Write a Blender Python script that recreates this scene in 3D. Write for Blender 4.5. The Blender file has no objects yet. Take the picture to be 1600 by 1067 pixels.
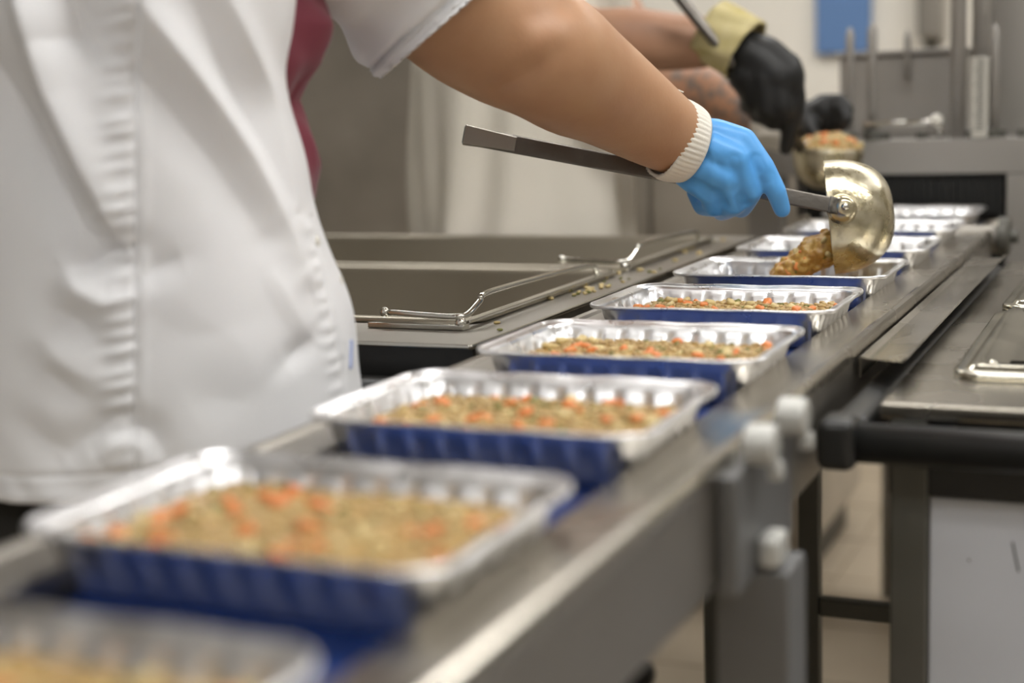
import bpy, bmesh, math, random
import numpy as np
from mathutils import Vector, Matrix

# ------------------------------------------------------------------ camera
random.seed(7); rng = np.random.default_rng(7)
scene = bpy.context.scene
COL = scene.collection
CAM = np.array([.378, 0., 1.09])
FPX = 2308.79
RM = np.array([[0.91347229, 0.03276203, -0.40557986],      # world axes seen from the camera (right, down, forward)
               [0.40528797, -0.16192034, 0.89973522],
               [-0.03619447, -0.98625983, -0.1611878]])
cd = bpy.data.cameras.new('camera'); cam = bpy.data.objects.new('camera', cd); COL.objects.link(cam)
m = Matrix.Identity(4)
for i in range(3):
    m[i][0] = RM[i][0]; m[i][1] = -RM[i][1]; m[i][2] = -RM[i][2]; m[i][3] = CAM[i]
cam.matrix_world = m
cd.sensor_width = 36; cd.lens = FPX / 1600 * 36; cd.clip_start = .02
cd.dof.use_dof = True; cd.dof.focus_distance = 1.43; cd.dof.aperture_fstop = 2.7
scene.camera = cam

# ------------------------------------------------------------------ world, exposure
w = bpy.data.worlds.new('world'); scene.world = w; w.use_nodes = True
w.node_tree.nodes['Background'].inputs[0].default_value = (.9, .86, .8, 1)
w.node_tree.nodes['Background'].inputs[1].default_value = .3
vs = scene.view_settings
vs.view_transform = 'Standard'; vs.look = 'None'; vs.gamma = 1; vs.use_curve_mapping = False
vs.exposure = 0.22
LAMP_POWER = 15.0

# ------------------------------------------------------------------ helpers
def at(px, py, y):                       # the point of the place at depth y that stands at a photograph position
    r = RM @ np.array([px - 800., py - 533.5, FPX]); return CAM + r * (y / r[1])
def atz(px, py, z):
    r = RM @ np.array([px - 800., py - 533.5, FPX]); return CAM + r * ((z - CAM[2]) / r[2])
def V(a): return np.array(a, float)
def nrm(a): a = V(a); return a / (np.linalg.norm(a) + 1e-12)
def sstep(a, b, x):
    t = np.clip((x - a) / (b - a), 0, 1); return t * t * (3 - 2 * t)

class MB:
    def __init__(s): s.v = []; s.f = []; s.mi = []
    def add(s, vs, fs, mi=0):
        o = len(s.v); s.v += [tuple(map(float, p)) for p in vs]
        s.f += [tuple(i + o for i in f) for f in fs]; s.mi += [mi] * len(fs); return s
    def box(s, lo, hi, mi=0):
        x0, y0, z0 = lo; x1, y1, z1 = hi
        return s.add([(x0,y0,z0),(x1,y0,z0),(x1,y1,z0),(x0,y1,z0),(x0,y0,z1),(x1,y0,z1),(x1,y1,z1),(x0,y1,z1)],
              [(0,3,2,1),(4,5,6,7),(0,1,5,4),(1,2,6,5),(2,3,7,6),(3,0,4,7)], mi)
    def rings(s, rings, cap0=True, cap1=True, closed=True, mi=0):
        n = len(rings[0]); o = len(s.v)
        vs = [p for r in rings for p in r]; fs = []
        for i in range(len(rings) - 1):
            for j in range(n if closed else n - 1):
                k = (j + 1) % n
                fs.append((i*n+j, i*n+k, (i+1)*n+k, (i+1)*n+j))
        if cap0: fs.append(tuple(reversed(range(n))))
        if cap1: fs.append(tuple(range((len(rings)-1)*n, len(rings)*n)))
        return s.add(vs, fs, mi)
    def tube(s, path, rad, n=16, cap=True, mi=0, asp=1.0, up=(0,0,1)):
        path = [V(p) for p in path]
        if not hasattr(rad, '__len__'): rad = [rad] * len(path)
        rr = []; u = None
        for i, p in enumerate(path):
            t = nrm(path[min(i+1, len(path)-1)] - path[max(i-1, 0)])
            if u is None:
                u = V(up) - t * np.dot(up, t)
                if np.linalg.norm(u) < 1e-3: u = V((1,0,0)) - t * t[0]
            else: u = u - t * np.dot(u, t)
            u = nrm(u); b = np.cross(t, u)
            rr.append([p + rad[i] * (math.cos(a) * u + asp * math.sin(a) * b) for a in np.linspace(0, 2*math.pi, n, endpoint=False)])
        return s.rings(rr, cap, cap, mi=mi)
    def lathe(s, c, axis, prof, n=32, mi=0, cap0=True, cap1=True):   # prof: (along, radius)
        a = nrm(axis); u = np.cross(a, (0,0,1))
        if np.linalg.norm(u) < 1e-3: u = V((1,0,0))
        u = nrm(u); b = np.cross(a, u)
        return s.rings([[V(c) + a*h + r*(math.cos(t)*u + math.sin(t)*b) for t in np.linspace(0, 2*math.pi, n, endpoint=False)] for h, r in prof], cap0, cap1, mi=mi)
    def sphere(s, c, r, n=10, k=6, mi=0, sc=(1,1,1)):
        rr = []
        for i in range(1, k):
            ph = math.pi * i / k
            rr.append([V(c) + r*V(sc)*V((math.sin(ph)*math.cos(t), math.sin(ph)*math.sin(t), -math.cos(ph))) for t in np.linspace(0, 2*math.pi, n, endpoint=False)])
        return s.rings(rr, mi=mi)
    def ball_chain(s, pts, mi=0, n=14):  # pts: (xyz, r): a round-ended limb
        ps = [V(p) for p, _ in pts]; rs = [r for _, r in pts]
        P = []; R = []
        for i in range(len(ps) - 1):
            for t in np.linspace(0, 1, 6, endpoint=(i == len(ps)-2)):
                P.append(ps[i]*(1-t) + ps[i+1]*t); R.append(rs[i]*(1-t) + rs[i+1]*t)
        d0 = nrm(P[0]-P[1]); d1 = nrm(P[-1]-P[-2])
        A = [(P[0] + d0*R[0]*math.sin(a), R[0]*math.cos(a)) for a in (1.5, 1.1, .7, .35)]
        B = [(P[-1] + d1*R[-1]*math.sin(a), R[-1]*math.cos(a)) for a in (.35, .7, 1.1, 1.5)]
        allp = A + list(zip(P, R)) + B
        return s.tube([p for p, _ in allp], [r for _, r in allp], n=n, mi=mi)
    def mesh(s, name, mats, smooth=False):
        me = bpy.data.meshes.new(name); me.from_pydata(s.v, [], s.f)
        for mm in (mats if isinstance(mats, (list, tuple)) else [mats]): me.materials.append(mm)
        me.polygons.foreach_set('material_index', s.mi)
        me.polygons.foreach_set('use_smooth', [smooth] * len(s.f))
        bm = bmesh.new(); bm.from_mesh(me); bmesh.ops.recalc_face_normals(bm, faces=bm.faces); bm.to_mesh(me); bm.free()
        me.update(); return me
def link(name, me, parent=None):
    o = bpy.data.objects.new(name, me); COL.objects.link(o)
    if parent is not None:
        o.parent = parent; o.matrix_parent_inverse = Matrix.Translation(parent.location).inverted() if parent.type == 'EMPTY' else Matrix.Identity(4)
    return o
def obj(name, mb, mats, parent=None, smooth=False, bevel=0, seg=2, thick=0):
    o = link(name, mb.mesh(name, mats, smooth), parent)
    if thick:
        q = o.modifiers.new('thick', 'SOLIDIFY'); q.thickness = thick; q.offset = 0
    if bevel:
        q = o.modifiers.new('bevel', 'BEVEL'); q.width = bevel; q.segments = seg; q.limit_method = 'ANGLE'; q.angle_limit = .6
        for p in o.data.polygons: p.use_smooth = True
        w = o.modifiers.new('wn', 'WEIGHTED_NORMAL')
    return o
def tag(o, label=None, cat=None, group=None, kind=None):
    for k, v in (('label', label), ('category', cat), ('group', group), ('kind', kind)):
        if v: o[k] = v
    return o
def thing(name, loc, label, cat, group=None):
    o = bpy.data.objects.new(name, None); COL.objects.link(o); o.location = loc; o.empty_display_size = .05
    return tag(o, label, cat, group)
def fuse(mb, voxel, smooth=6, fac=.5):   # one continuous skin around overlapping limbs
    me = mb.mesh('tmp', []); o = bpy.data.objects.new('tmp', me); COL.objects.link(o)
    q = o.modifiers.new('r', 'REMESH'); q.mode = 'VOXEL'; q.voxel_size = voxel; q.use_smooth_shade = True
    q = o.modifiers.new('s', 'SMOOTH'); q.iterations = smooth; q.factor = fac
    dg = bpy.context.evaluated_depsgraph_get(); dg.update()
    new = bpy.data.meshes.new_from_object(o.evaluated_get(dg)); bpy.data.objects.remove(o); bpy.data.meshes.remove(me)
    new.polygons.foreach_set('use_smooth', [True] * len(new.polygons)); return new
def verts(me):
    a = np.empty(len(me.vertices)*3); me.vertices.foreach_get('co', a); return a.reshape(-1, 3)
def setverts(me, a): me.vertices.foreach_set('co', a.ravel()); me.update()
def vnormals(me):
    a = np.empty(len(me.vertices)*3); me.vertices.foreach_get('normal', a); return a.reshape(-1, 3)
def crom(pts, n=8):
    P = [V(p) for p in pts]; P = [2*P[0]-P[1]] + P + [2*P[-1]-P[-2]]; out = []
    for i in range(1, len(P)-2):
        for t in np.linspace(0, 1, n, endpoint=False):
            out.append(.5*((2*P[i]) + (P[i+1]-P[i-1])*t + (2*P[i-1]-5*P[i]+4*P[i+1]-P[i+2])*t*t + (3*P[i]-P[i-1]-3*P[i+1]+P[i+2])*t**3))
    out.append(P[-2]); return out
def limb(mb, pts, n=20, k=8, asp=1.0, up=(0,0,1)):                # smooth tapering limb through (xyz, r)
    q = crom([tuple(V(p)) + (r,) for p, r in pts], k)
    return mb.tube([a[:3] for a in q], [a[3] for a in q], n=n, asp=asp, up=up)

# ------------------------------------------------------------------ materials
def mat(name, col, rough=.5, metal=0, var=None, vscale=20, vamt=.5, bump=0, bscale=200, spec=None, stretch=None, rvar=0, sheen=0, coat=0, trans=0, ior=None, sss=0):
    mm = bpy.data.materials.new(name); mm.use_nodes = True; nt = mm.node_tree; b = nt.nodes['Principled BSDF']
    b.inputs['Base Color'].default_value = (*col, 1); b.inputs['Roughness'].default_value = rough; b.inputs['Metallic'].default_value = metal
    if spec is not None: b.inputs['Specular IOR Level'].default_value = spec
    if sheen: b.inputs['Sheen Weight'].default_value = sheen
    if coat: b.inputs['Coat Weight'].default_value = coat; b.inputs['Coat Roughness'].default_value = .1
    if trans: b.inputs['Transmission Weight'].default_value = trans
    if ior: b.inputs['IOR'].default_value = ior
    if sss: b.inputs['Subsurface Weight'].default_value = sss; b.inputs['Subsurface Radius'].default_value = (.01, .004, .002); b.inputs['Subsurface Scale'].default_value = .5
    tc = nt.nodes.new('ShaderNodeTexCoord'); src = tc.outputs['Object']
    if stretch:
        mp = nt.nodes.new('ShaderNodeMapping'); mp.inputs['Scale'].default_value = stretch; nt.links.new(src, mp.inputs[0]); src = mp.outputs[0]
    if var is not None or rvar:
        n = nt.nodes.new('ShaderNodeTexNoise'); n.inputs['Scale'].default_value = vscale; n.inputs['Detail'].default_value = 5; nt.links.new(src, n.inputs['Vector'])
        if var is not None:
            r = nt.nodes.new('ShaderNodeValToRGB'); r.color_ramp.elements[0].position = .5 - vamt/2; r.color_ramp.elements[1].position = .5 + vamt/2
            r.color_ramp.elements[0].color = (*col, 1); r.color_ramp.elements[1].color = (*var, 1)
            nt.links.new(n.outputs['Fac'], r.inputs[0]); nt.links.new(r.outputs[0], b.inputs['Base Color'])
        if rvar:
            mr = nt.nodes.new('ShaderNodeMapRange'); mr.inputs[1].default_value = .3; mr.inputs[2].default_value = .7
            mr.inputs[3].default_value = max(0, rough-rvar); mr.inputs[4].default_value = rough+rvar
            nt.links.new(n.outputs['Fac'], mr.inputs[0]); nt.links.new(mr.outputs[0], b.inputs['Roughness'])
    if bump:
        n2 = nt.nodes.new('ShaderNodeTexNoise'); n2.inputs['Scale'].default_value = bscale; n2.inputs['Detail'].default_value = 3; nt.links.new(src, n2.inputs['Vector'])
        bp = nt.nodes.new('ShaderNodeBump'); bp.inputs['Strength'].default_value = bump; bp.inputs['Distance'].default_value = .001
        nt.links.new(n2.outputs['Fac'], bp.inputs['Height']); nt.links.new(bp.outputs[0], b.inputs['Normal'])
    return mm
def emit(name, col, s):
    mm = bpy.data.materials.new(name); mm.use_nodes = True; nt = mm.node_tree; b = nt.nodes['Principled BSDF']
    b.inputs['Base Color'].default_value = (.9,.9,.9,1); b.inputs['Emission Color'].default_value = (*col, 1); b.inputs['Emission Strength'].default_value = s; return mm
M = {}
M['steel'] = mat('brushed steel', (.47,.44,.38), .24, 1, var=(.41,.38,.33), vscale=6, rvar=.08, stretch=(1,1,1))
M['pan'] = mat('stained pan steel', (.46,.42,.34), .40, .9, var=(.38,.34,.27), vscale=4)
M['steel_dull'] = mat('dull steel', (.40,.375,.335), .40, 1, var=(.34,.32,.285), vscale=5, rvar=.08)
M['steel_shine'] = mat('polished steel', (.66,.65,.60), .14, 1, var=(.58,.56,.50), vscale=9, rvar=.06)
M['steel_dark'] = mat('dark steel tube', (.10,.10,.085), .45, .4, var=(.13,.125,.11), vscale=15)
M['cabinet'] = mat('scuffed steel sheet', (.58,.54,.48), .5, .65, var=(.42,.39,.34), vscale=5, vamt=.4)
M['foil'] = mat('aluminium foil', (.88,.88,.89), .33, 1, var=(.83,.83,.84), vscale=40, rvar=.08, bump=.25, bscale=90)
M['belt'] = mat('blue belt', (.006,.026,.14), .42, 0, var=(.008,.034,.17), vscale=12)
M['cloth'] = mat('white coat cotton', (.80,.805,.82), .85, 0, var=(.765,.77,.79), vscale=7, bump=.12, bscale=900, sheen=.1)
M['cloth2'] = mat('white apron cotton', (.77,.725,.64), .85, 0, var=(.71,.67,.58), vscale=5)
M['wine'] = mat('burgundy cotton', (.20,.022,.045), .75, 0, var=(.14,.015,.030), vscale=9, sheen=.15)
M['trousers'] = mat('black trousers', (.012,.012,.011), .8)
M['skin'] = mat('tanned skin', (.47,.27,.15), .48, 0, var=(.40,.205,.105), vscale=22, vamt=.6, bump=.15, bscale=260, sss=.06)
M['skin2'] = mat('light skin', (.47,.265,.165), .5, 0, var=(.41,.21,.125), vscale=16)
M['hair'] = mat('dark hair', (.02,.015,.012), .6)
M['glove'] = mat('blue nitrile', (.085,.335,.76), .42, 0, var=(.11,.39,.82), vscale=18, bump=.25, bscale=120, spec=.4)
M['knit'] = mat('white knit', (.78,.74,.66), .9, bump=.4, bscale=700)
M['glove_black'] = mat('black rubber glove', (.006,.006,.006), .5, bump=.3, bscale=90)
M['cuff_tan'] = mat('stained cotton cuff', (.50,.42,.17), .9, var=(.66,.58,.33), vscale=30)
M['ladle'] = mat('used ladle steel', (.46,.40,.25), .31, 1, var=(.66,.61,.48), vscale=38, vamt=.32, rvar=.13, bump=.8, bscale=85)
M['pour'] = mat('pouring gravy', (.40,.19,.035), .32, 0, var=(.60,.38,.11), vscale=150, vamt=.3, bump=.6, bscale=260)
M['handle'] = mat('worn ladle handle', (.22,.205,.185), .38, 1, var=(.14,.125,.11), vscale=26, rvar=.1, bump=.3, bscale=150)
M['black'] = mat('black rubber', (.012,.012,.012), .38, var=(.018,.018,.017), vscale=30)
M['blackmatt'] = mat('black strip', (.009,.009,.008), .6)
M['stew'] = mat('stew gravy', (.42,.26,.09), .28, 0, var=(.50,.34,.14), vscale=90, vamt=.4, spec=.35)
M['lentil'] = mat('brown lentils', (.36,.23,.085), .45, 0, var=(.46,.32,.14), vscale=60)
M['barley'] = mat('pale grains', (.58,.43,.20), .45, 0, var=(.50,.36,.15), vscale=50)
M['carrot'] = mat('carrot', (.70,.19,.045), .35, 0, var=(.70,.28,.08), vscale=60)
M['potato'] = mat('potato', (.62,.50,.24), .4, 0, var=(.55,.41,.17), vscale=50)
M['herb'] = mat('green leek', (.17,.17,.035), .45)
M['tile'] = mat('beige floor tile', (.50,.42,.31), .5, 0, var=(.46,.38,.28), vscale=6)
M['grout'] = mat('floor grout', (.40,.33,.24), .9)
M['wall'] = mat('beige wall', (.80,.76,.68), .75, 0, var=(.77,.73,.65), vscale=2)
M['ceil'] = mat('ceiling grey', (.50,.49,.47), .9)
M['wallgrey'] = mat('grey wall tile', (.36,.345,.32), .5, 0, var=(.32,.31,.29), vscale=2)
M['bluepanel'] = mat('blue wall panel', (.11,.21,.42), .6)
M['white'] = mat('white board', (.62,.64,.69), .5, 0, var=(.57,.59,.64), vscale=3)
M['whiteplastic'] = mat('white plastic', (.76,.74,.67), .4)
M['ruler'] = mat('pale scale plate', (.58,.56,.50), .5)
M['ink'] = mat('dark ink', (.02,.02,.02), .7)
M['pen'] = mat('blue pen', (.30,.37,.62), .5)
M['lid'] = mat('lid steel', (.60,.57,.48), .20, 1, var=(.54,.51,.42), vscale=14, rvar=.07, bump=.5, bscale=25)
M['grime'] = mat('grimy steel', (.20,.185,.16), .45, .8, var=(.05,.045,.04), vscale=120, vamt=.3)
M['paint'] = mat('machine grey paint', (.36,.34,.315), .45, .35, var=(.31,.295,.27), vscale=4)
M['legpaint'] = mat('grey leg steel', (.20,.20,.20), .45, .5, var=(.16,.16,.16), vscale=6)
M['bolt'] = mat('bright bolt steel', (.55,.55,.52), .5, .45)
M['lamp'] = emit('lamp diffuser', (1,.985,.96), LAMP_POWER)

# ------------------------------------------------------------------ setting
def struct(name, mb, mt, **k): return tag(obj(name, mb, mt, **k), kind='structure')
X0, X1, Y0, Y1, ZC = -3.2, 2.6, -2.4, 4.7, 2.75
fl = struct('floor', MB().box((X0,Y0,-.06), (X1,Y1,-.004)), M['grout'])
tl = MB().box((-.148,-.148,-.004), (.148,.148,0)).mesh('tile', M['tile'])
for i in range(12):
    for j in range(11):
        o = link('tile', tl, fl); o.location = (-1.95 + .302*i, 1.55 + .302*j, 0)
        o.rotation_euler = (random.uniform(-.002,.002), random.uniform(-.002,.002), 0)
struct('wall_back', MB().box((X0,Y1,-.06), (X1,Y1+.1,ZC)), M['wall'])
struct('wall_left', MB().box((X0-.1,Y0-.1,-.06), (X0,Y1+.1,ZC)), M['wallgrey'])
struct('wall_right', MB().box((X1,Y0-.1,-.06), (X1+.1,Y1+.1,ZC)), M['wallgrey'])
struct('wall_front', MB().box((X0,Y0-.1,-.06), (X1,Y0,ZC)), M['wallgrey'])
struct('ceiling', MB().box((X0-.1,Y0-.1,ZC), (X1+.1,Y1+.1,ZC+.1)), M['ceil'])
LP = [(-.3,-1.40),(1.7,-.9),(1.7,1.05),(.25,1.05),(-1.6,3.25),(.1,3.25),(1.5,3.25)]
for i, (x, y) in enumerate(LP):
    t = thing('ceiling_lamp', (x, y, ZC), ['white ceiling lamp panel behind the camera, above the near end of the conveyor', 'white ceiling lamp panel behind the camera on the right', 'white ceiling lamp panel over the right trolley', 'white ceiling lamp panel above the foil trays', 'white ceiling lamp panel over the tall grey cabinet', 'white ceiling lamp panel over the packing machine', 'white ceiling lamp panel at the far right of the back wall'][i], 'lamp', 'ceiling lamps')
    obj('housing', MB().box((x-.66,y-.20,ZC-.05), (x+.66,y+.20,ZC)), M['whiteplastic'], t)
    obj('diffuser', MB().box((x-.63,y-.17,ZC-.056), (x+.63,y+.17,ZC-.0505)), M['lamp'], t)

# ------------------------------------------------------------------ conveyor
cv = thing('conveyor', (0,1,0), 'long narrow steel conveyor with blue belt carrying foil trays', 'conveyor')
ZB, ZR, ZRAIL = .864, .90, .880
def prism_y(mb, prof, y0, y1, mi=0):
    n = len(prof)
    mb.add([(x,y0,z) for x,z in prof] + [(x,y1,z) for x,z in prof],
           [(i,(i+1)%n,n+(i+1)%n,n+i) for i in range(n)] + [tuple(reversed(range(n))), tuple(range(n,2*n))], mi); return mb
obj('belt', prism_y(MB(), [(-.094,ZB-.004),(-.094,ZB),(.094,ZB),(.094,ZB-.004)], -.25, 3.0), M['belt'], cv)
obj('belt_bed', prism_y(MB(), [(-.098,ZB-.012),(-.098,ZB-.0045),(.098,ZB-.0045),(.098,ZB-.012)], -.25, 3.0), M['steel_dull'], cv)
for s in (1, -1):
    pr = [(.098,.852),(.098,ZRAIL-.001),(.0995,ZRAIL),(.134,ZRAIL),(.1365,ZRAIL+.0025),(.1400,ZRAIL+.0038),(.1435,ZRAIL+.0025),(.1448,ZRAIL-.001),(.1448,ZRAIL-.008),(.1425,ZRAIL-.008),(.1425,ZRAIL-.003),(.101,ZRAIL-.003),(.101,.852)]
    if s < 0: pr = [(-x,z) for x,z in pr][::-1]
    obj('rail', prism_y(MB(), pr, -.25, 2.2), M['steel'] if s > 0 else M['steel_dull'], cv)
    a, b = sorted((s*.1395, s*.1425))
    obj('side_panel', MB().box((a,-.25,.806), (b,2.2,ZRAIL-.0085)), M['steel_dull'], cv, bevel=.001)
for y in (.2,1.0,1.9): obj('cross_bar', MB().box((-.139,y-.015,.815), (.139,y+.015,.845)), M['steel_dull'], cv)
for s in (1, -1):
    x = s*.1505 + (0 if s > 0 else 0)
    a, b = (.127,.174) if s > 0 else (-.195,-.148)
    lg = obj('leg', MB().box((a, .845,.02), (b,.892,.803)), M['legpaint'], cv, bevel=.003)
    obj('leg_foot', MB().lathe(((a+b)/2,.868,0), (0,0,1), [(0,.03),(.008,.03),(.014,.012),(.02,.012)]), M['black'], lg)
    if s < 0: continue
    br = obj('bracket', MB().box((.143*s if s>0 else -.155, .80,.800), (.155 if s>0 else -.143,.935,.872)), M['legpaint'], cv, bevel=.002)
    for yy in (.835,.915):
        b0 = .155 if s > 0 else -.178
        bo = obj('adjuster', MB().lathe((b0-.004,yy,.884), (1,0,0), [(0,.009),(.001,.0125),(.017,.0125),(.019,.0105)]), M['bolt'], br, smooth=True, bevel=.001)
        obj('adjuster_nut', MB().lathe((b0+.008,yy+.010,.866), (1,0,0), [(0,.0065),(.007,.0065),(.008,.005)], n=6), M['bolt'], bo)
    if s > 0: obj('lit_leg_cap', MB().box((.1555,.838,.806), (.1695,.866,.8255)), M['bolt'], cv, bevel=.004)  # pale block: light on the leg's top bevel put into its colour
# rear stand under the belt
YS = 1.7
for x, nm in ((-.125,'leg'), (-.006,'leg'), (.11,'leg')):
    lg = obj(nm, MB().box((x-.012,YS-.012,.012), (x+.012,YS+.012,.8055)), M['steel_dark'], cv, bevel=.002)
    obj('leg_foot', MB().lathe((x,YS,0), (0,0,1), [(0,.022),(.008,.022),(.0115,.010)]), M['black'], lg)
obj('brace', MB().box((.0065,YS-.010,.466), (.0975,YS+.010,.487)), M['steel_dark'], cv, bevel=.002)
obj('stand_beam', MB().box((-.139,YS-.012,.8058), (.139,YS+.012,.8148)), M['steel_dark'], cv)
# end roller with its bearing
rl = obj('end_roller', MB().lathe((-.150,2.215,.868), (1,0,0), [(0,.018),(.002,.020),(.300,.020),(.302,.018)]), M['steel_dull'], cv, smooth=True)
obj('bearing', MB().lathe((.152,2.215,.872), (1,0,0), [(0,.028),(.012,.028),(.015,.024),(.016,.010),(.026,.010)]), M['steel_dark'], rl)

# guide plate bridging conveyor and trolley
gp = MB()
pf = [(.1475,1.205,.8715),(.1475,1.95,.8715),(.155,1.95,.8705),(.155,1.20,.8705),(.188,1.165,.8755),(.188,1.90,.8755),(.191,1.16,.8795),(.191,1.90,.8795)]
gp.add(pf, [(0,3,2,1),(3,4,5,2),(4,6,7,5)])
gp.add([(.1475,1.205,.8715),(.1475,1.95,.8715),(.1475,1.95,.855),(.1475,1.205,.855)], [(0,1,2,3)])
g = obj('guide_plate', gp, M['steel'], thick=.0014)
tag(g, 'narrow bent steel guide plate bridging conveyor edge and right trolley', 'guide plate')

# ------------------------------------------------------------------ foil trays
def rrect(hx, hy, r, n_corner=14, step=.0022):
    pts = []; nx = int(2*(hx-r)/step); ny = int(2*(hy-r)/step)
    for k, (cx, cy, a0) in enumerate(((hx-r,hy-r,0),(-hx+r,hy-r,90),(-hx+r,-hy+r,180),(hx-r,-hy+r,270))):
        for i in range(n_corner): 
            a = math.radians(a0 + 90*i/n_corner); pts.append((cx + r*math.cos(a), cy + r*math.sin(a), math.cos(a), math.sin(a), 1, 0))
        a = math.radians(a0 + 90); n = nx if k % 2 == 0 else ny; L = 2*(hx-r) if k % 2 == 0 else 2*(hy-r)
        d = (-math.sin(a), math.cos(a)) 
        d = (math.cos(a+math.pi/2), math.sin(a+math.pi/2))
        bx, by = cx + r*math.cos(a), cy + r*math.sin(a)
        for i in range(n): 
            u = L*i/n; pts.append((bx + d[0]*u, by + d[1]*u, math.cos(a), math.sin(a), 0, u - L/2))
    return pts
HX, HY = .1145, .084
def tray_mesh():
    base = rrect(HX-.010, HY-.010, .0165)
    mb = MB(); rings = []
    def ring(off, z, fl):
        out = []
        for x, y, nx, ny, c, u in base:
            d = off
            if fl:
                if c == 0:
                    q = abs(((u + .0105) % .021) - .0105); d += fl*.0016*(1 - sstep(.0014,.0040,q))
                else: d += fl*.0006*math.cos(math.atan2(ny,nx)*44)
            out.append((x+nx*d, y+ny*d, z))
        rings.append(out)
    Z = .036
    for off, z, f in ((.0088,Z-.0022,0),(.0097,Z-.0016,0),(.0100,Z-.0002,0),(.0094,Z+.0008,0),(.0082,Z+.0004,0),(.0074,Z-.0010,0),(.0030,Z-.0014,0),(.0008,Z-.0024,0),(0,Z-.0045,0),
                      (-.0010,Z-.009,.15),(-.0022,Z-.0105,1),(-.0058,.0125,1),(-.0078,.0075,.6),(-.0094,.0028,.1),(-.0125,.0004,0),(-.0170,.0002,0),(-.03,.0008,0),(-.032,.0002,0)):
        ring(off, z, f)
    mb.rings(rings, cap0=False, cap1=True)
    me = mb.mesh('foil_tray', M['foil'], True)
    a = verts(me); ph = rng.uniform(0, 6, 6)
    a[:,2] += .0004*np.sin(a[:,0]*90+ph[0])*np.sin(a[:,1]*110+ph[1]) * sstep(.025,.036,a[:,2])
    a[:,:2] *= (1 + .003*np.sin(a[:,:1]*75+ph[2])*sstep(.02,.036,a[:,2:3]))
    setverts(me, a); return me
TM = tray_mesh()
TRAYS = [(.0,.346,0.004,1),(-.003,.594,-.006,1),(-.002,.848,.002,1),(-.001,1.092,.004,1),(-.001,1.338,.002,1),(.001,1.583,-.006,.3),(.002,1.832,.004,.35),(.001,2.082,.0,.35),(.0,2.33,.004,0)]
POS = ['cut off at the lower left corner of the photo, full of stew', 'large and blurred in the foreground, second from the camera, full of stew', 'third from the camera, filled with stew',
       'fourth from the camera, filled with stew, in front of the sharpest tray', 'sharpest in focus, filled with stew, just before the pouring ladle', 'being filled under the pouring ladle',
       'directly behind the tray under the ladle, barely filled', 'second behind the tray under the ladle, nearly empty', 'farthest one, entering the dark tunnel of the machine']
# stew pieces
def chunk(seed, sx, sy, sz):
    r = np.random.default_rng(seed); mb = MB()
    vs = [(sx*x*(1+r.uniform(-.25,.2)), sy*y*(1+r.uniform(-.25,.2)), sz*z*(1+r.uniform(-.25,.2))) for x,y,z in [(-1,-1,-1),(1,-1,-1),(1,1,-1),(-1,1,-1),(-1,-1,1),(1,-1,1),(1,1,1),(-1,1,1)]]
    return mb.add(vs, [(0,3,2,1),(4,5,6,7),(0,1,5,4),(1,2,6,5),(2,3,7,6),(3,0,4,7)])
def chunk_mesh(name, seed, s, mt):
    bm = bmesh.new(); me = chunk(seed, s, s*.8, s*.55).mesh(name, mt, True); bm.from_mesh(me)
    bmesh.ops.bevel(bm, geom=list(bm.edges), offset=s*.3, segments=1, affect='EDGES'); bm.to_mesh(me); bm.free()
    me.polygons.foreach_set('use_smooth', [True]*len(me.polygons)); return me
CARROT = [chunk_mesh('carrot_piece', i, .0047, M['carrot']) for i in range(4)]
POTATO = [chunk_mesh('potato_piece', 10+i, .0046, M['potato']) for i in range(4)]
LEEK = [chunk_mesh('leek_piece', 20+i, .0036, M['herb']) for i in range(3)]
def inside(hx, hy, r, x, y):
    dx = max(abs(x)-(hx-r), 0); dy = max(abs(y)-(hy-r), 0); return dx*dx+dy*dy < r*r and abs(x) < hx and abs(y) < hy
def stew_mesh(level, seed, ngrain):
    r = np.random.default_rng(seed); mb = MB()
    t = (level-.0028)/(.0315-.0028); hx, hy, rr = HX-.010-.0090+.0085*t, HY-.010-.0090+.0085*t, .0155
    ph = r.uniform(0, 6.3, 8)
    def hz(x, y): return level + .0012*math.sin(70*x+ph[0])*math.sin(80*y+ph[1]) + .0008*math.sin(190*x+ph[2]+2*math.sin(60*y))*math.sin(170*y+ph[3]) + .0010*(1-(x/hx)**2)
    per = rrect(hx, hy, rr, 8, .008); K = 14
    rings = [[(x*k/K, y*k/K, hz(x*k/K,y*k/K) - (.0012 if k == K else 0)) for x,y,*_ in per] for k in range(K, 0, -1)]
    mb.rings(rings, False, True, mi=0)
    for i in range(ngrain):
        while True:
            x, y = r.uniform(-hx,hx), r.uniform(-hy,hy)
            if inside(hx-.003, hy-.003, rr-.002, x, y): break
        s = r.uniform(.0016,.0030); mi = 1 if r.random() < .6 else (2 if r.random() < .8 else 3)
        mb.sphere((x,y,hz(x,y)+s*r.uniform(-.2,.35)), s, 6, 4, mi, (1, r.uniform(.6,1), r.uniform(.5,.8)))
    return mb.mesh('stew', [M['stew'],M['lentil'],M['barley'],M['herb']], True), hz, (hx,hy,rr), r
SM = {}
for k, lev, ng in ((0,.0205,1300),(1,.0210,1300),(2,.0070,500)): SM[k] = stew_mesh(lev, 50+k, ng)
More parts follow.
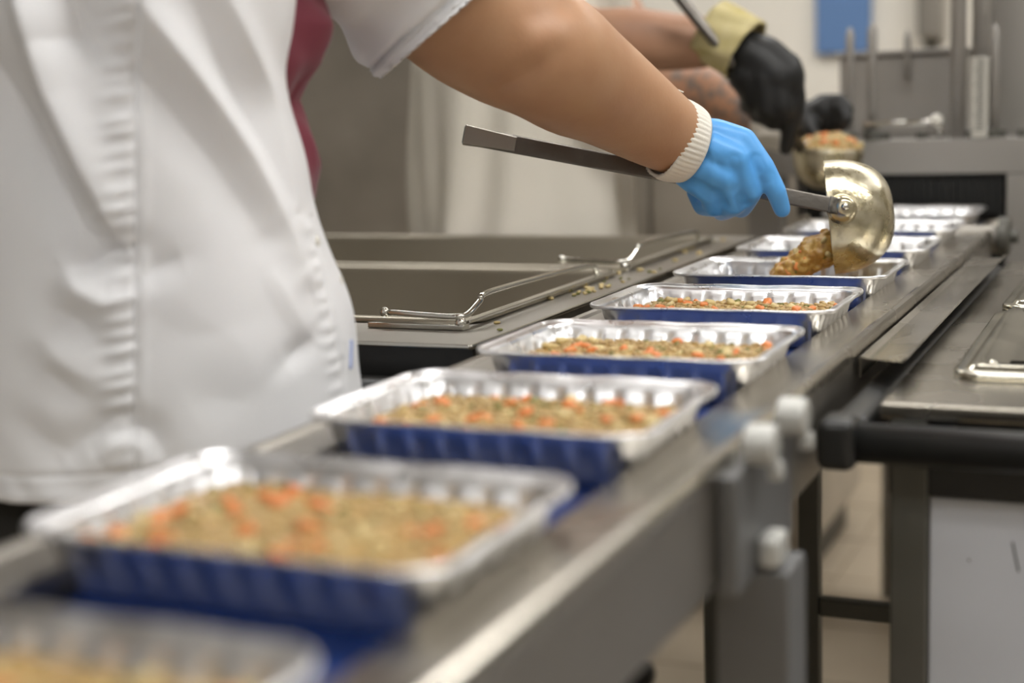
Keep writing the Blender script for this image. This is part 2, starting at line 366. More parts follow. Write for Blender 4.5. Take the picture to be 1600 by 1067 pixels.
def pieces(so, key, n, seed, x0=None):
    _, hz, (hx,hy,rr), _ = SM[key]; r = np.random.default_rng(seed)
    for nm, lib, cnt in (('carrot_piece',CARROT,n[0]), ('potato_piece',POTATO,n[1]), ('leek_piece',LEEK,n[2])):
        for i in range(cnt):
            while True:
                x, y = r.uniform(-hx,hx), r.uniform(-hy,hy)
                if inside(hx-.006, hy-.006, rr, x, y): break
            o = link(nm, lib[i % len(lib)], so); sc = r.uniform(.7,1.25)
            o.location = (x, y, hz(x,y)+.0006+r.uniform(-.001,.0012)); o.rotation_euler = (r.uniform(-.5,.5), r.uniform(-.5,.5), r.uniform(0,6.28)); o.scale = (sc,sc,sc)
for i, (x, y, rz, fill) in enumerate(TRAYS):
    o = link('foil_tray', TM); o.location = (x, y, ZB); o.rotation_euler = (0,0,rz)
    q = o.modifiers.new('thick', 'SOLIDIFY'); q.thickness = .0004; q.offset = 1
    tag(o, 'silver foil tray, ' + POS[i], 'tray', 'foil trays on the belt')
    if fill:
        key = 2 if fill < .5 else i % 2
        so = link('vegetable_stew', SM[key][0]); so.location = (x, y, ZB+.0006); so.rotation_euler = (0,0,rz + (math.pi if i in (2,3) else 0))
        tag(so, 'vegetable stew in the foil tray ' + POS[i].replace(', full of stew','').replace(', filled with stew',''), 'stew', 'stew portions in the trays', 'stuff')
        pieces(so, key, (28,24,9) if fill == 1 else (9,10,4), 90+i)

# ------------------------------------------------------------------ right trolley
tr = thing('steel_trolley', (.5,1.5,0), 'steel trolley with black rubber bumper at right beside the conveyor', 'trolley')
TX0, TX1, TY0, TY1, TZ = .185, .92, 1.085, 2.02, .860
tp = MB().box((TX0,TY0,TZ-.012), (TX1,TY1,TZ-.0005))
obj('top_sheet', tp, M['steel'], tr, bevel=.002)
obj('top_apron', MB().box((TX0+.006,TY0+.006,TZ-.070), (TX1-.006,TY0+.010,TZ-.0125)), M['black'], tr)
obj('top_apron', MB().box((TX0+.006,TY0+.0105,TZ-.070), (TX0+.010,TY1-.006,TZ-.0125)), M['steel_dull'], tr)
bx, bz = .165, .838
path = crom([(.99,1.045,bz),(.30,1.045,bz),(.185,1.045,bz)],6) 
obj('bumper', MB().tube([(.99,1.045,bz),(.177,1.045,bz)], .0145, n=20), M['black'], tr, smooth=True)
obj('bumper', MB().box((.1525,1.0645,bz-.013), (.1805,2.02,bz+.015)), M['black'], tr, bevel=.008, seg=4)
obj('bumper_bracket', MB().box((.20,1.058,bz-.006), (.24,1.091,bz+.006)), M['black'], tr, bevel=.002)
obj('bumper_bracket', MB().box((.70,1.058,bz-.006), (.74,1.091,bz+.006)), M['black'], tr, bevel=.002)
obj('bumper_bracket', MB().box((.181,1.5,bz-.006), (.1905,1.54,bz+.006)), M['black'], tr, bevel=.002)
obj('bumper_corner', MB().box((.1495,1.026,bz-.0185), (.1775,1.0640,bz+.0195)), M['black'], tr, bevel=.008, seg=4)
for x, y in ((.206,1.100),(.206,1.995),(.905,1.100),(.905,1.995)):
    lg = obj('leg', MB().box((x-.0135,y-.0135,.10), (x+.0135,y+.0135,TZ-.0125)), M['steel_dark'], tr, bevel=.002)
    obj('caster', MB().lathe((x-.014,y,.042), (1,0,0), [(0,.034),(.003,.041),(.025,.041),(.028,.034)], n=24), M['black'], lg, smooth=True)
    obj('caster_fork', MB().box((x-.018,y-.012,.06), (x+.018,y+.012,.099)), M['steel_dull'], lg, bevel=.002)
obj('lower_shelf', MB().box((.21,1.13,.25), (.90,1.98,.275)), M['steel_dull'], tr, bevel=.002)
wp = obj('side_board', MB().box((.2205,1.094,.27), (.885,1.102,TZ-.0720)), M['white'], tr, bevel=.001)
obj('scratch', MB().add([(.2785,1.0936,.7585),(.2797,1.0936,.7590),(.2845,1.0936,.7370),(.2830,1.0936,.7368),(.2785,1.0939,.7585),(.2797,1.0939,.7590),(.2845,1.0939,.7370),(.2830,1.0939,.7368)], [(0,1,2,3),(4,7,6,5),(0,4,5,1),(1,5,6,2),(2,6,7,3),(3,7,4,0)]), M['ink'], wp)
obj('speck', MB().box((.2480,1.0934,.7415), (.2495,1.0939,.743)), M['ink'], wp)
# shallow lids lying on the trolley
def lid_mesh():
    mb = MB(); rr = []
    hx, hy = .1625, .176
    for off, z in ((0,0),(0,.004),(-.002,.0052),(-.008,.0052),(-.010,.0058),(-.0125,.0085),(-.016,.0095),(-.026,.0095),(-.029,.0085),(-.036,.0045),(-.0375,.0040),(-.039,.0038),(-.0395,.0038),(-.041,.0038),(-.07,.0038),(-.0702,.0038)):
        rr.append([(x+nx*off, y+ny*off, z) for x,y,nx,ny,*_ in rrect(hx,hy,.024,10,.02)])
    mb.rings(rr, True, True); return mb.mesh('lid', M['lid'], True)
LM = lid_mesh()
for k, (x, y, rz, l) in enumerate(((.3835,1.363,.005,'shiny shallow steel lid lying nearest on the right trolley'), (.3845,1.735,-.01,'shiny shallow steel lid lying behind the nearer lid on the right trolley'))):
    o = link('dish_cover', LM); o.location = (x,y,TZ); o.rotation_euler = (0,0,rz); tag(o, l, 'lid', 'steel lids on the right trolley')
    obj('lid_handle', MB().tube([(-.05,0,.004),(-.05,0,.022),(-.04,0,.030),(.04,0,.030),(.05,0,.022),(.05,0,.004)], .004), M['steel_shine'], o, smooth=True)

# ------------------------------------------------------------------ left pan trolley
lt = thing('pan_trolley', (-.6,1.6,0), 'steel trolley with sunken food pans standing left behind the conveyor', 'trolley')
LX0, LX1, LY0, LY1, LZ = -1.12, -.178, 1.145, 2.12, .880
PX0, PX1 = -1.02, -.236
PANS = [(1.262,1.655),(1.700,2.06)]
tb = MB()
ys = [LY0, PANS[0][0], PANS[0][1], PANS[1][0], PANS[1][1], LY1]
for a, b in ((ys[0],ys[1]),(ys[2],ys[3]),(ys[4],ys[5])): tb.box((LX0,a,LZ-.003), (LX1,b,LZ))
for a, b in ((ys[1],ys[2]),(ys[3],ys[4])):
    tb.box((LX0,a,LZ-.003), (PX0,b,LZ)); tb.box((PX1,a,LZ-.003), (LX1,b,LZ))
obj('top_sheet', tb, M['steel_dull'], lt)
obj('top_edge', MB().box((LX0,LY0-.003,LZ-.0035), (LX1,LY0-.0002,LZ+.0008)), M['steel_shine'], lt, bevel=.0015)
obj('top_edge', MB().box((LX1+.0002,LY0-.003,LZ-.0035), (LX1+.003,LY1,LZ+.0008)), M['steel_shine'], lt, bevel=.0015)
obj('front_apron', MB().box((LX0+.02,LY0+.012,LZ-.14), (LX1-.004,LY0+.018,LZ-.0035)), M['black'], lt)
obj('side_apron', MB().box((LX1-.012,LY0+.0185,LZ-.14), (LX1-.004,LY1-.02,LZ-.0035)), M['steel_dull'], lt)
obj('bumper', MB().tube([(LX0,LY0-.018,LZ-.040),(LX1-.012,LY0-.018,LZ-.040)], .013, n=20), M['black'], lt, smooth=True)
for x in (LX0+.03, LX1-.03):
    for y in (LY0+.04, LY1-.03): 
        lg = obj('leg', MB().box((x-.014,y-.014,.08), (x+.014,y+.014,LZ-.1405)), M['steel_dark'], lt, bevel=.002)
        obj('caster', MB().lathe((x-.014,y,.041), (1,0,0), [(0,.034),(.003,.0405),(.025,.0405),(.028,.034)], n=24), M['black'], lg, smooth=True)
for k, (a, b) in enumerate(PANS):
    pn = MB(); rr = []
    cx, cy, hx, hy = (PX0+PX1)/2, (a+b)/2, (PX1-PX0)/2, (b-a)/2
    for off, z in ((.012,.0005),(.012,.003),(.009,.0045),(-.001,.0045),(-.004,.003),(-.006,-.002),(-.016,-.105),(-.024,-.118),(-.04,-.12)):
        rr.append([(cx+x+nx*off, cy+y+ny*off, LZ+z) for x,y,nx,ny,*_ in rrect(hx,hy,.02,8,.05)])
    pn.rings(rr, False, True)
    p = obj('food_pan', pn, M['pan'], None, smooth=True, thick=.001)
    tag(p, ['deep steel food pan sunk into the left trolley, nearer the camera', 'deep steel food pan sunk into the left trolley, farther back'][k], 'pan', 'pans in the left trolley')
    cf = MB(); gr = [(cx+x-nx*.0155, cy+y-ny*.0155, LZ-.085+.004*math.sin(30*x)) for x,y,nx,ny,*_ in rrect(hx,hy,.02,8,.05)]
    # carrying wire bent round the near right corner of the pan
    h0, h1 = LZ+.0125, LZ+.028
    wx = PX1+.014; wy = a-(.040 if k == 0 else .026)
    wpts = [(wx-.085,wy+.004,h0+.002),(wx-.03,wy+.001,h0),(wx-.008,wy,h0),(wx,wy+.010,h0+.001),(wx+.001,wy+.035,h1-.006),(wx,wy+.06,h1),(wx-.002,(a+b)/2,h1-.003),(wx-.004,b-.09,h1-.008),(wx-.004,b-.07,h1-.018),(wx-.004,b-.066,LZ+.0045)]
    wr = obj('wire_handle', MB().tube(crom(wpts,6), .0030, n=10), M['steel_shine'], p, smooth=True)
    obj('wire_end', MB().sphere(wpts[0], .0050, 12, 8), M['steel_shine'], wr, smooth=True)
    obj('wire_stop', MB().sphere((wx-.003,wy+.001,LZ+.0065), .0055, 12, 8), M['steel_shine'], wr, smooth=True)
    obj('rim_strip', MB().box((wx-.10,wy-.004,LZ+.0003), (wx+.002,wy+.010,LZ+.0055)), M['steel_shine'], p, bevel=.001)
    obj('rim_strip', MB().box((wx-.006,wy+.0105,LZ+.0046), (wx+.002,b-.02,LZ+.0078)), M['steel_shine'], p, bevel=.001)
# spilt crumbs on the trolley top
for i in range(60):
    if i < 12: q = atz([870,905,925,860,895,912,780,790,690,880,850,1000][i]+random.uniform(-4,4), [458,462,450,468,440,444,508,520,508,452,465,420][i]+random.uniform(-3,3), LZ)
    else: q = V((random.gauss(-.208,.014), random.choice((random.gauss(1.50,.05), random.gauss(1.78,.09))), LZ))
    q[0] = min(max(q[0], -.228 if q[1] > 1.2 else -.5), -.186); q[1] = min(max(q[1],1.16), 2.05)
    s = random.uniform(.0018,.0040)
    o = link('stew_crumb', random.choice(POTATO+LEEK) if i % 3 else POTATO[0]); o.location = (q[0], q[1], LZ+s*.45); sc = s/.0055; o.scale = (sc*1.3,sc,sc); o.rotation_euler = (0,0,random.uniform(0,6))
    tag(o, 'small spilt stew crumb on the top of the left pan trolley', 'crumb', 'spilt crumbs on the left trolley')

# ------------------------------------------------------------------ ladle in use
HA, HB = at(728,211,1.370), at(1324,325,1.514)
ax = nrm(HB-HA); CR = RM[:,0]; CU = -RM[:,1]; CF = RM[:,2]          # the direction the cook faces the ladle from
ld = thing('ladle', tuple(HB), 'large steel ladle tipping stew into a tray, held by the blue glove', 'ladle')
hup = nrm(CU - ax*np.dot(CU,ax)); hn = np.cross(ax, hup)
def bar(mb, a, b, h0, h1, t0, t1, n=12):
    rr = []
    for s in np.linspace(0,1,n):
        p = a*(1-s)+b*s; h = (h0*(1-s)+h1*s)/2; t = (t0*(1-s)+t1*s)/2
        rr.append([p+hup*h-hn*t, p+hup*h+hn*t, p-hup*h+hn*t, p-hup*h-hn*t])
    return mb.rings(rr)
obj('handle', bar(MB(), HA, HB, .0190, .0155, .0055, .0045), M['handle'], ld, bevel=.0016)
sl = HA + ax*.001
obj('handle_sleeve', bar(MB(), HA-ax*.002, HA+ax*.052, .0205, .0150, .0105, .0075, 4), M['steel_dull'], ld, bevel=.0012)
obj('hollow_shade', bar(MB(), HA-ax*.0026, HA-ax*.0021, .0165, .0165, .0070, .0070, 2), M['ink'], ld)  # flat dark plate painted as the shade inside the hollow sleeve end
# bowl: opening turned left and a little away from the camera
BC = at(1298,340,1.585)
od = nrm(-CR*.97 + CF*.22 - V((0,0,1))*.10)
R0, DEP = .0610, .066
prof = []
for a in np.linspace(0, math.pi/2, 18): prof.append((-(DEP)*math.sin(a)**.9 if a > 0 else 0, R0*max(math.cos(a),.0)**.72 if a < math.pi/2-.01 else .004))
inn = [(h+.0016 if i else 0.0, max(r-.0016,.003)) for i,(h,r) in enumerate(prof)][::-1]
outp = [(0.0012, R0+.0004)] + prof
mbw = MB().lathe(BC, od, inn + outp, n=56)
bo = obj('bowl', mbw, M['ladle'], ld, smooth=True)
obj('bowl_bracket', bar(MB(), HB-ax*.020, HB+ax*.003, .0185, .0135, .0062, .0050, 6), M['grime'], ld, bevel=.002)
obj('boss', MB().lathe(HB - ax*.002 - CF*.006, CF, [(0,.006),(.002,.0095),(.012,.0135),(.022,.016)], n=24), M['ladle'], ld, smooth=True)
obj('rivet', MB().sphere(HB-ax*.004-CF*.0062, .0042, 10, 6), M['steel_shine'], ld, smooth=True)
# stew sliding out of the ladle
pf = MB(); pts = []
rr_ = np.random.default_rng(5)
p0 = BC + od*.000 - V((0,0,1))*.030; p1 = at(1225,428,1.575); p1[2] = max(p1[2], ZB+.008)
for t in np.linspace(0,1,26):
    w = .020*(1-t)+.011*t; c = p0*(1-t)+p1*t
    pf.sphere(c + V(rr_.normal(0,.25,3))*w, w*.86, 16, 10, 0, (1,1.2,.72))
for i in range(800):
    t = rr_.random()**.9; w = .025*(1-t)+.013*t; c = p0*(1-t)+p1*t; dvec = nrm(rr_.normal(0,1,3))
    q = c + dvec*V((1,1.2,.74))*w*rr_.uniform(.72,1.0); q[2] = max(q[2], ZB+.008); s_ = rr_.uniform(.0025,.0062)
    pf.sphere(q, s_, 7, 5, int(rr_.choice([0,1,2,3,4,5], p=[.52,.12,.10,.05,.12,.09])), (1,rr_.uniform(.7,1),rr_.uniform(.6,.9)))
pme = fuse(pf, .0015, 3, .5); pme.materials.append(M['pour'])
ps = link('pouring_stew', pme)
for k in range(46):
    t = rr_.random(); w = (.025*(1-t)+.013*t)*.96; c = p0*(1-t)+p1*t; dvec = nrm(rr_.normal(0,1,3)-V((0,.7,-.3)))
    q = c + dvec*V((1,1.2,.74))*w; q[2] = max(q[2], ZB+.010)
    o = link(('carrot_piece','potato_piece','leek_piece')[k % 3], (CARROT,POTATO,LEEK)[k % 3][k % 3], ps); sc = rr_.uniform(.6,1.0)
    o.location = tuple(q); o.rotation_euler = tuple(rr_.uniform(0,6,3)); o.scale = (sc,sc,sc*.9)
tag(ps, 'brown vegetable stew sliding out of the tipped ladle into the tray', 'stew', None, 'stuff')

# ------------------------------------------------------------------ the cook in front
FV = V((.8,.6,0)); RT = V((.6,-.8,0)); CEN = V((-.36,.935,0)); UP = V((0,0,1))
person = thing('person', (-.36,.935,0), 'person in white chef coat and blue glove reaching with a ladle', 'person')
SH = at(560,-135,1.08); EL = at(848,84,1.260); WR = at(1064,222,1.434)
SHL = CEN + FV*.06 - RT*.17 + UP*1.27
def coatpt(s, t, z): return CEN + FV*s + RT*t + UP*z
body = MB()
tors = []
for z, lean, a, b in ((.80,-.01,.125,.155),(.90,0,.135,.160),(1.0,.0,.125,.150),(1.10,0,.105,.145),(1.18,.02,.09,.125),(1.25,.05,.065,.09),(1.30,.07,.05,.055)):
    tors.append([coatpt(lean+a*math.cos(t), b*math.sin(t), z) for t in np.linspace(0,2*math.pi,28,endpoint=False)])
body.rings(tors)
NK = CEN + FV*.09 + UP*1.30
body.ball_chain([(NK,.062),(NK+UP*.07+FV*.03,.056),(NK+UP*.12+FV*.05,.058)])
HC = NK + UP*.20 + FV*.08
body.sphere(HC, .092, 24, 16, 0, (1.0,.86,1.22))
body.ball_chain([(HC+FV*.085-UP*.01,.012),(HC+FV*.104-UP*.032,.014)])                      # nose
body.ball_chain([(HC+FV*.05-UP*.085,.04),(HC+FV*.072-UP*.088,.026)])                       # chin
for s in (1,-1): body.sphere(HC+RT*s*.082-UP*.005, .026, 12, 8, 0, (.7,.6,1.25))           # ears
for s in (1,-1):
    hip = CEN + RT*s*.085 + UP*.84
    body.ball_chain([(hip,.085),(CEN+RT*s*.095+UP*.46+FV*.02,.058),(CEN+RT*s*.10+UP*.09-FV*.02,.040),(CEN+RT*s*.105+UP*.045+FV*.09,.034)])
MID1 = at(705,14,1.19); F1 = at(940,142,1.340); F2 = at(1010,188,1.396)
limb(body, [(SH,.064),(MID1,.058),(at(778,56,1.235),.0605),(EL,.0605),(at(895,116,1.30),.0575),(F1,.0515),(F2,.0435),(WR,.036),(at(1086,237,1.448),.031)], n=28, k=8)
# other arm hangs at the far side
limb(body, [(SHL,.062),(SHL-UP*.16-FV*.02-RT*.02,.052),(SHL-UP*.30-RT*.01,.046),(SHL-UP*.44+FV*.05,.037),(SHL-UP*.53+FV*.08,.030)], n=20)
body.ball_chain([(coatpt(.05,.05,1.275),.055),(SH,.062)]); body.ball_chain([(coatpt(.05,-.03,1.275),.055),(SHL,.056)])
bme = fuse(body, .0048, 8, .5)
a = verts(bme); nn = vnormals(bme)
def seg_dist(P, poly):
    best = np.full(len(P), 9.); 
    for i in range(len(poly)-1):
        u, v = V(poly[i]), V(poly[i+1]); d = v-u; t = np.clip(((P-u)@d)/(d@d), 0, 1)
        best = np.minimum(best, np.linalg.norm(P-(u+t[:,None]*d), axis=1))
    return best
def face_cam(px, py, c, r):      # a point on the camera side of the arm
    p = at(px, py, c[1]); return p - nrm(p-CAM)*r
crease = [face_cam(782,132,at(782,132,1.24),.040), face_cam(828,108,at(828,108,1.255),.055), face_cam(862,84,at(862,84,1.27),.058), face_cam(905,66,at(905,66,1.30),.050)]
d = seg_dist(a, crease); a += -nn*(.0060*np.exp(-(d/.010)**2))[:,None]
cr2 = [face_cam(848,20,at(848,20,1.25),.05), face_cam(880,8,at(880,8,1.27),.045)]
d = seg_dist(a, cr2); a += -nn*(.0045*np.exp(-(d/.014)**2))[:,None]
d = seg_dist(a, [face_cam(880,130,at(880,130,1.31),.055), face_cam(940,165,at(940,165,1.36),.045)]); a += nn*(.005*np.exp(-(d/.030)**2))[:,None]
setverts(bme, a)
bme.materials.append(M['skin'])
link('body', bme, person)
# simple face and hair, well above the picture
for s in (1,-1):
    e = link('eye', MB().sphere(HC+FV*.080+RT*s*.031+UP*.012, .012, 12, 8).mesh('eye', M['whiteplastic'], True), person)
    obj('pupil', MB().sphere(HC+FV*.0895+RT*s*.031+UP*.012, .005, 10, 6), M['ink'], e, smooth=True)
obj('mouth', MB().tube([HC+FV*.086+RT*s-UP*.060 for s in (-.022,0,.022)], .005, n=8), M['wine'], person, smooth=True)
hm = MB(); rr = []
for k in range(1, 9):
    ph = math.pi*.55*k/8
    rr.append([HC + V((0,0,.012)) - FV*.008 + V((.099*math.sin(ph)*math.cos(t), .092*math.sin(ph)*math.sin(t), .115*math.cos(ph))) for t in np.linspace(0,2*math.pi,28,endpoint=False)])
obj('hair', hm.rings(rr, True, False), M['hair'], person, smooth=True, thick=.006)

# coat: closed tunic with drawn folds
def interp(tab, z):
    zz = [q[0] for q in tab]; return np.interp(z, zz, [q[1] for q in tab])
FRONT = [(.82,.166),(.865,.163),(.886,.162),(.918,.164),(.944,.162),(.971,.152),(1.013,.138),(1.054,.132),(1.08,.124),(1.105,.118),(1.13,.124),(1.158,.131),(1.18,.125),(1.25,.12),(1.31,.06)]
BACK = [(.82,.168),(.90,.165),(1.0,.150),(1.1,.145),(1.25,.135),(1.31,.06)]
SIDE = [(.82,.186),(.88,.184),(.95,.178),(1.02,.172),(1.10,.170),(1.18,.172),(1.25,.165),(1.31,.09)]
LEAN = [(.82,0),(1.16,0),(1.25,.03),(1.31,.06)]
def pxs(x, y):                     # fold positions along the side of the coat (forward, height)
    return (.013 + (x-210)*.0004 - y*.000032, 1.165 - .00043*y)
zs = np.concatenate([np.linspace(.838,1.185,270), np.linspace(1.19,1.31,24)])
th = np.concatenate([np.linspace(-.25,math.pi+.35,400), np.linspace(math.pi+.4,2*math.pi-.30,70)])
TH, ZZ = np.meshgrid(th, zs)
def smooth1(tab, z):
    return sum(interp(tab, z+dz) for dz in np.linspace(-.016,.016,9))/9
AF, AB, BB, LN = smooth1(FRONT,ZZ), smooth1(BACK,ZZ), smooth1(SIDE,ZZ), smooth1(LEAN,ZZ)
ct, st = np.cos(TH), np.sin(TH)
A = np.where(ct > 0, AF, AB); ex = .92
Sx = LN + A*np.sign(ct)*np.abs(ct)**ex; Tx = BB*np.sign(st)*np.abs(st)**ex
nS, nT = ct/A, st/BB; L = np.hypot(nS,nT); nS /= L; nT /= L
P2 = np.stack([Sx.ravel(), ZZ.ravel()], 1)
D = np.zeros(P2.shape[0])
vis = sstep(-.2,.25,st.ravel())
def fold(pts, amp, w, asym=1.0, taper=True):
    global D
    poly = [V(pxs(*p)) for p in pts]; best = np.full(len(P2), 9.); tt = np.zeros(len(P2)); sg = np.zeros(len(P2))
    tot = sum(np.linalg.norm(poly[i+1]-poly[i]) for i in range(len(poly)-1)); acc = 0
    for i in range(len(poly)-1):
        u, v = poly[i], poly[i+1]; dd = v-u; l = np.linalg.norm(dd); t = np.clip(((P2-u)@dd)/(l*l),0,1)
        e = P2-(u+t[:,None]*dd); ds = np.linalg.norm(e,axis=1); k = ds < best
        best[k] = ds[k]; tt[k] = (acc+t[k]*l)/tot; sg[k] = np.sign(dd[0]*e[k,1]-dd[1]*e[k,0]); acc += l
    ww = np.where(sg > 0, w, w*asym); prof = .62*np.exp(-(best/ww)**2) + .38*np.exp(-best/(.55*ww))
    if taper: prof *= .25 + .75*np.sin(np.pi*np.clip(tt,.03,.97))**.7
    D += 1.75*amp*prof*vis
# long folds pulled from shoulder down to the belly
fold([(20,-60),(45,40),(75,140),(125,250),(182,360)], .0120, .016, .55)
fold([(-60,40),(0,150),(60,260),(120,350),(170,378)], -.0115, .024)
fold([(190,-40),(225,20),(300,120),(395,250),(470,380),(505,450)], .0085, .017, .7)
fold([(110,-20),(180,80),(265,160),(350,260),(430,380)], -.0060, .020)
fold([(330,-40),(370,30),(425,140),(465,260),(490,360)], .0060, .014, .8)
fold([(290,-20),(335,60),(395,170),(440,260),(480,350)], -.0055, .014)
fold([(60,-60),(130,60),(160,110)], -.0050, .016)
fold([(55,60),(110,55),(150,80)], -.0028, .010)
# break at the waist
fold([(90,405),(140,400),(185,378),(220,372)], -.0055, .011)
fold([(75,372),(120,440),(160,462),(200,452)], .0050, .013)
fold([(150,520),(120,490),(85,470)], -.0030, .013)
fold([(220,430),(250,412),(290,400)], -.0030, .012)
fold([(215,475),(245,490),(290,520),(360,520),(440,500)], -.0010, .020)
fold([(60,560),(110,600),(135,612)], -.0035, .014)
fold([(60,520),(105,560),(150,585)], .0032, .014)
fold([(85,700),(120,672),(160,655),(200,652),(235,668),(262,705)], -.0050, .012)
fold([(150,700),(175,685),(200,680),(222,690)], .0035, .010)
fold([(300,640),(340,622),(400,640)], -.0012, .022)
fold([(440,430),(480,500),(520,555)], .0024, .014)
fold([(400,400),(450,500),(500,565)], -.0012, .016)
fold([(470,590),(505,572),(530,556)], -.0030, .010)
fold([(300,480),(380,540),(430,620)], .0016, .032)
fold([(20,640),(60,670),(100,690)], -.0028, .012)
# side seam with its puckers, front seam, hem stitching
sx_ = np.interp(P2[:,1], [.838,.864,1.017,1.164,1.31], [-.011,-.010,.002,.013,.02])
du = P2[:,0]-sx_
D += -.0022*np.exp(-(du/.0022)**2)*vis + .0012*np.exp(-((du-.006)/.004)**2)*vis
pk = rng.uniform(.86,1.175,30)
for k, z in enumerate(np.linspace(.862,1.16,26)):
    zc = z + rng.uniform(-.003,.003); am = rng.uniform(.0016,.0034)
    D += am*np.exp(-((du+.009)/.011)**2)*np.exp(-((P2[:,1]-zc-.15*(du+.006))/.0035)**2)*vis*np.where(du<.001,1,.1)
fs = np.interp(P2[:,1], [.84,.90,.95,1.0], [.140,.143,.138,.128])
dv = P2[:,0]-fs
D += -.0022*np.exp(-(dv/.0022)**2)*vis*(P2[:,1]<1.01)
for z in np.linspace(.86,1.0,13):
    D += .0014*np.exp(-((dv+.006)/.006)**2)*np.exp(-((P2[:,1]-z-rng.uniform(-.002,.002))/.0035)**2)*vis
hz_ = P2[:,1]-.838
D += -.0014*np.exp(-((hz_-.017)/.0020)**2) + .0010*np.exp(-((hz_-.004)/.004)**2)
D += .0006*sstep(.022,.010,hz_)*np.sin(P2[:,0]*230+P2[:,1]*160+2*np.sin(P2[:,0]*61))*vis
# soft cloth unevenness
for k in range(14):
    fx, fz, p = rng.normal(0,26), rng.normal(0,17), rng.uniform(0,6.3)
    D += .0007*np.sin(P2[:,0]*fx+P2[:,1]*fz+p+1.5*np.sin(P2[:,0]*17+k))
D = D.reshape(TH.shape); D *= sstep(1.31,1.24,ZZ)*.9+.1
Sx2, Tx2 = Sx+nS*D, Tx+nT*D
ZW = ZZ + np.where(ZZ < .90, .006*np.sin(TH*2.0+.6)*sstep(.90,.838,ZZ), 0)
pos = CEN[None,None,:] + FV*Sx2[...,None] + RT*Tx2[...,None] + UP*ZW[...,None]
mb = MB(); mb.rings([list(r) for r in pos], False, False)
coat = obj('coat', mb, M['cloth'], person, smooth=True, thick=.002)
cap = MB().rings([list(pos[-1])[::4], [CEN+FV*.085+UP*1.33+.062*(FV*math.cos(t)+RT*math.sin(t)) for t in th[::4]]], False, False)
obj('collar', cap, M['cloth'], coat, smooth=True, thick=.003)
def side_surface(s, z, lift=0):     # point on the camera side of the coat
    i = np.argmin((Sx2-s)**2*1 + (ZZ-z)**2 + (st < .02)*9); 
    q = pos.reshape(-1,3)[i]; nrm_ = FV*nS.ravel()[i]+RT*nT.ravel()[i]; return q + nrm_*lift, nrm_
# pen loop near the front edge
p, n_ = side_surface(.152,.912,.0012); q, _ = side_surface(.149,.893,.0012)
obj('pen', MB().ball_chain([(p,.0017),(q,.0017)]), M['pen'], coat, smooth=True)
for z in (.865,.955,.99):
    p, n_ = side_surface(.150 if z < .96 else .13, z, .0)
    obj('button', MB().lathe(p, n_, [(0,.0045),(.0012,.0048),(.002,.0035)], n=16), M['whiteplastic'], coat, smooth=True)
# sleeve of the reaching arm
sv = MB(); rr = []
s_pts = [(SH - nrm(MID1-SH)*.05,.085),(SH,.082),((SH+MID1)/2+UP*-.004,.074),(at(668,14,1.160),.0715),(at(692,38,1.170),.0710)]
qq = crom([tuple(p)+(r,) for p, r in s_pts], 14); axs = nrm(V(s_pts[-1][0]) - V(s_pts[-3][0]))
uref = None
for i, q in enumerate(qq):
    t = nrm(V(qq[min(i+1,len(qq)-1)][:3]) - V(qq[max(i-1,0)][:3]))
    ax_ = t; k = float(sstep(-.1,.7,i/len(qq))); t = nrm(t*(1-k) + nrm(CR*.655 - CU*.756 + CF*.19)*k)   # the sleeve is pulled so that its hem slants
    u = np.cross(t, ax_); u = nrm(u) if np.linalg.norm(u) > .02 else uref
    if uref is not None and np.dot(u,uref) < 0: u = -u
    if u is None: u = nrm(CU - t*np.dot(CU,t))
    uref = u; b = np.cross(t,u); obl = min(1/abs(np.dot(t,ax_)), 1.9)
    hem = i/len(qq)
    ring = []
    for j in range(120):
        an = 2*math.pi*j/120
        r_ = q[3]*(1 + .015*math.sin(3*an+hem*4) + .008*math.sin(5*an-hem*7)) + (.0007*math.sin(an*46+1.5*math.sin(an*3)) if hem > .80 else 0) - (.0016 if abs(hem-.80) < .012 else 0)
        ring.append(V(q[:3]) + r_*(math.cos(an)*u + obl*math.sin(an)*b))
    rr.append(ring)
obj('sleeve', sv.rings(rr, False, False), M['cloth'], coat, smooth=True, thick=.0022)
sv = MB(); limb(sv, [(SHL+UP*.02,.078),(SHL-UP*.16-FV*.02-RT*.02,.066),(SHL-UP*.25-RT*.01,.062)], n=40)
obj('sleeve', sv, M['cloth'], coat, smooth=True)
# shoulder part of the coat, joining body, sleeves and collar
yk = MB()
yk.ball_chain([(coatpt(.05,.05,1.275),.082),(SH*.5+coatpt(.05,.05,1.275)*.5,.083),(SH-nrm(MID1-SH)*.005,.080)])
yk.ball_chain([(coatpt(.05,-.03,1.275),.080),(SHL+UP*.012,.072)])
yk.ball_chain([(coatpt(-.03,.02,1.262),.086),(coatpt(.06,0,1.285),.078)])
ykm = fuse(yk, .005, 10, .5); ykm.materials.append(M['cloth']); link('shoulder_yoke', ykm, coat)
# burgundy shirt showing in front of the coat
BF = [(.96,.10),(1.0,.125),(1.017,.139),(1.045,.1425),(1.07,.137),(1.096,.129),(1.11,.138),(1.123,.149),(1.153,.160),(1.173,.151),(1.20,.140),(1.27,.12)]
zz = np.linspace(.96,1.27,90); tt_ = np.linspace(-math.pi/2, math.pi/2, 90); rr = []
for z in zz:
    a_ = interp(BF,z); row = []
    for t in tt_:
        fo = .004*math.sin(t*5+z*60)*(1-abs(t)/1.6) + .0025*math.sin(t*11-z*90)
        row.append(coatpt(a_*max(math.cos(t),0)**.8 + (fo if abs(t) > .3 else fo*.4), (.080 if t > 0 else .11)*math.sin(t), z))
    rr.append(row)
obj('shirt', MB().rings(rr, False, False, closed=False), M['wine'], person, smooth=True, thick=.002)
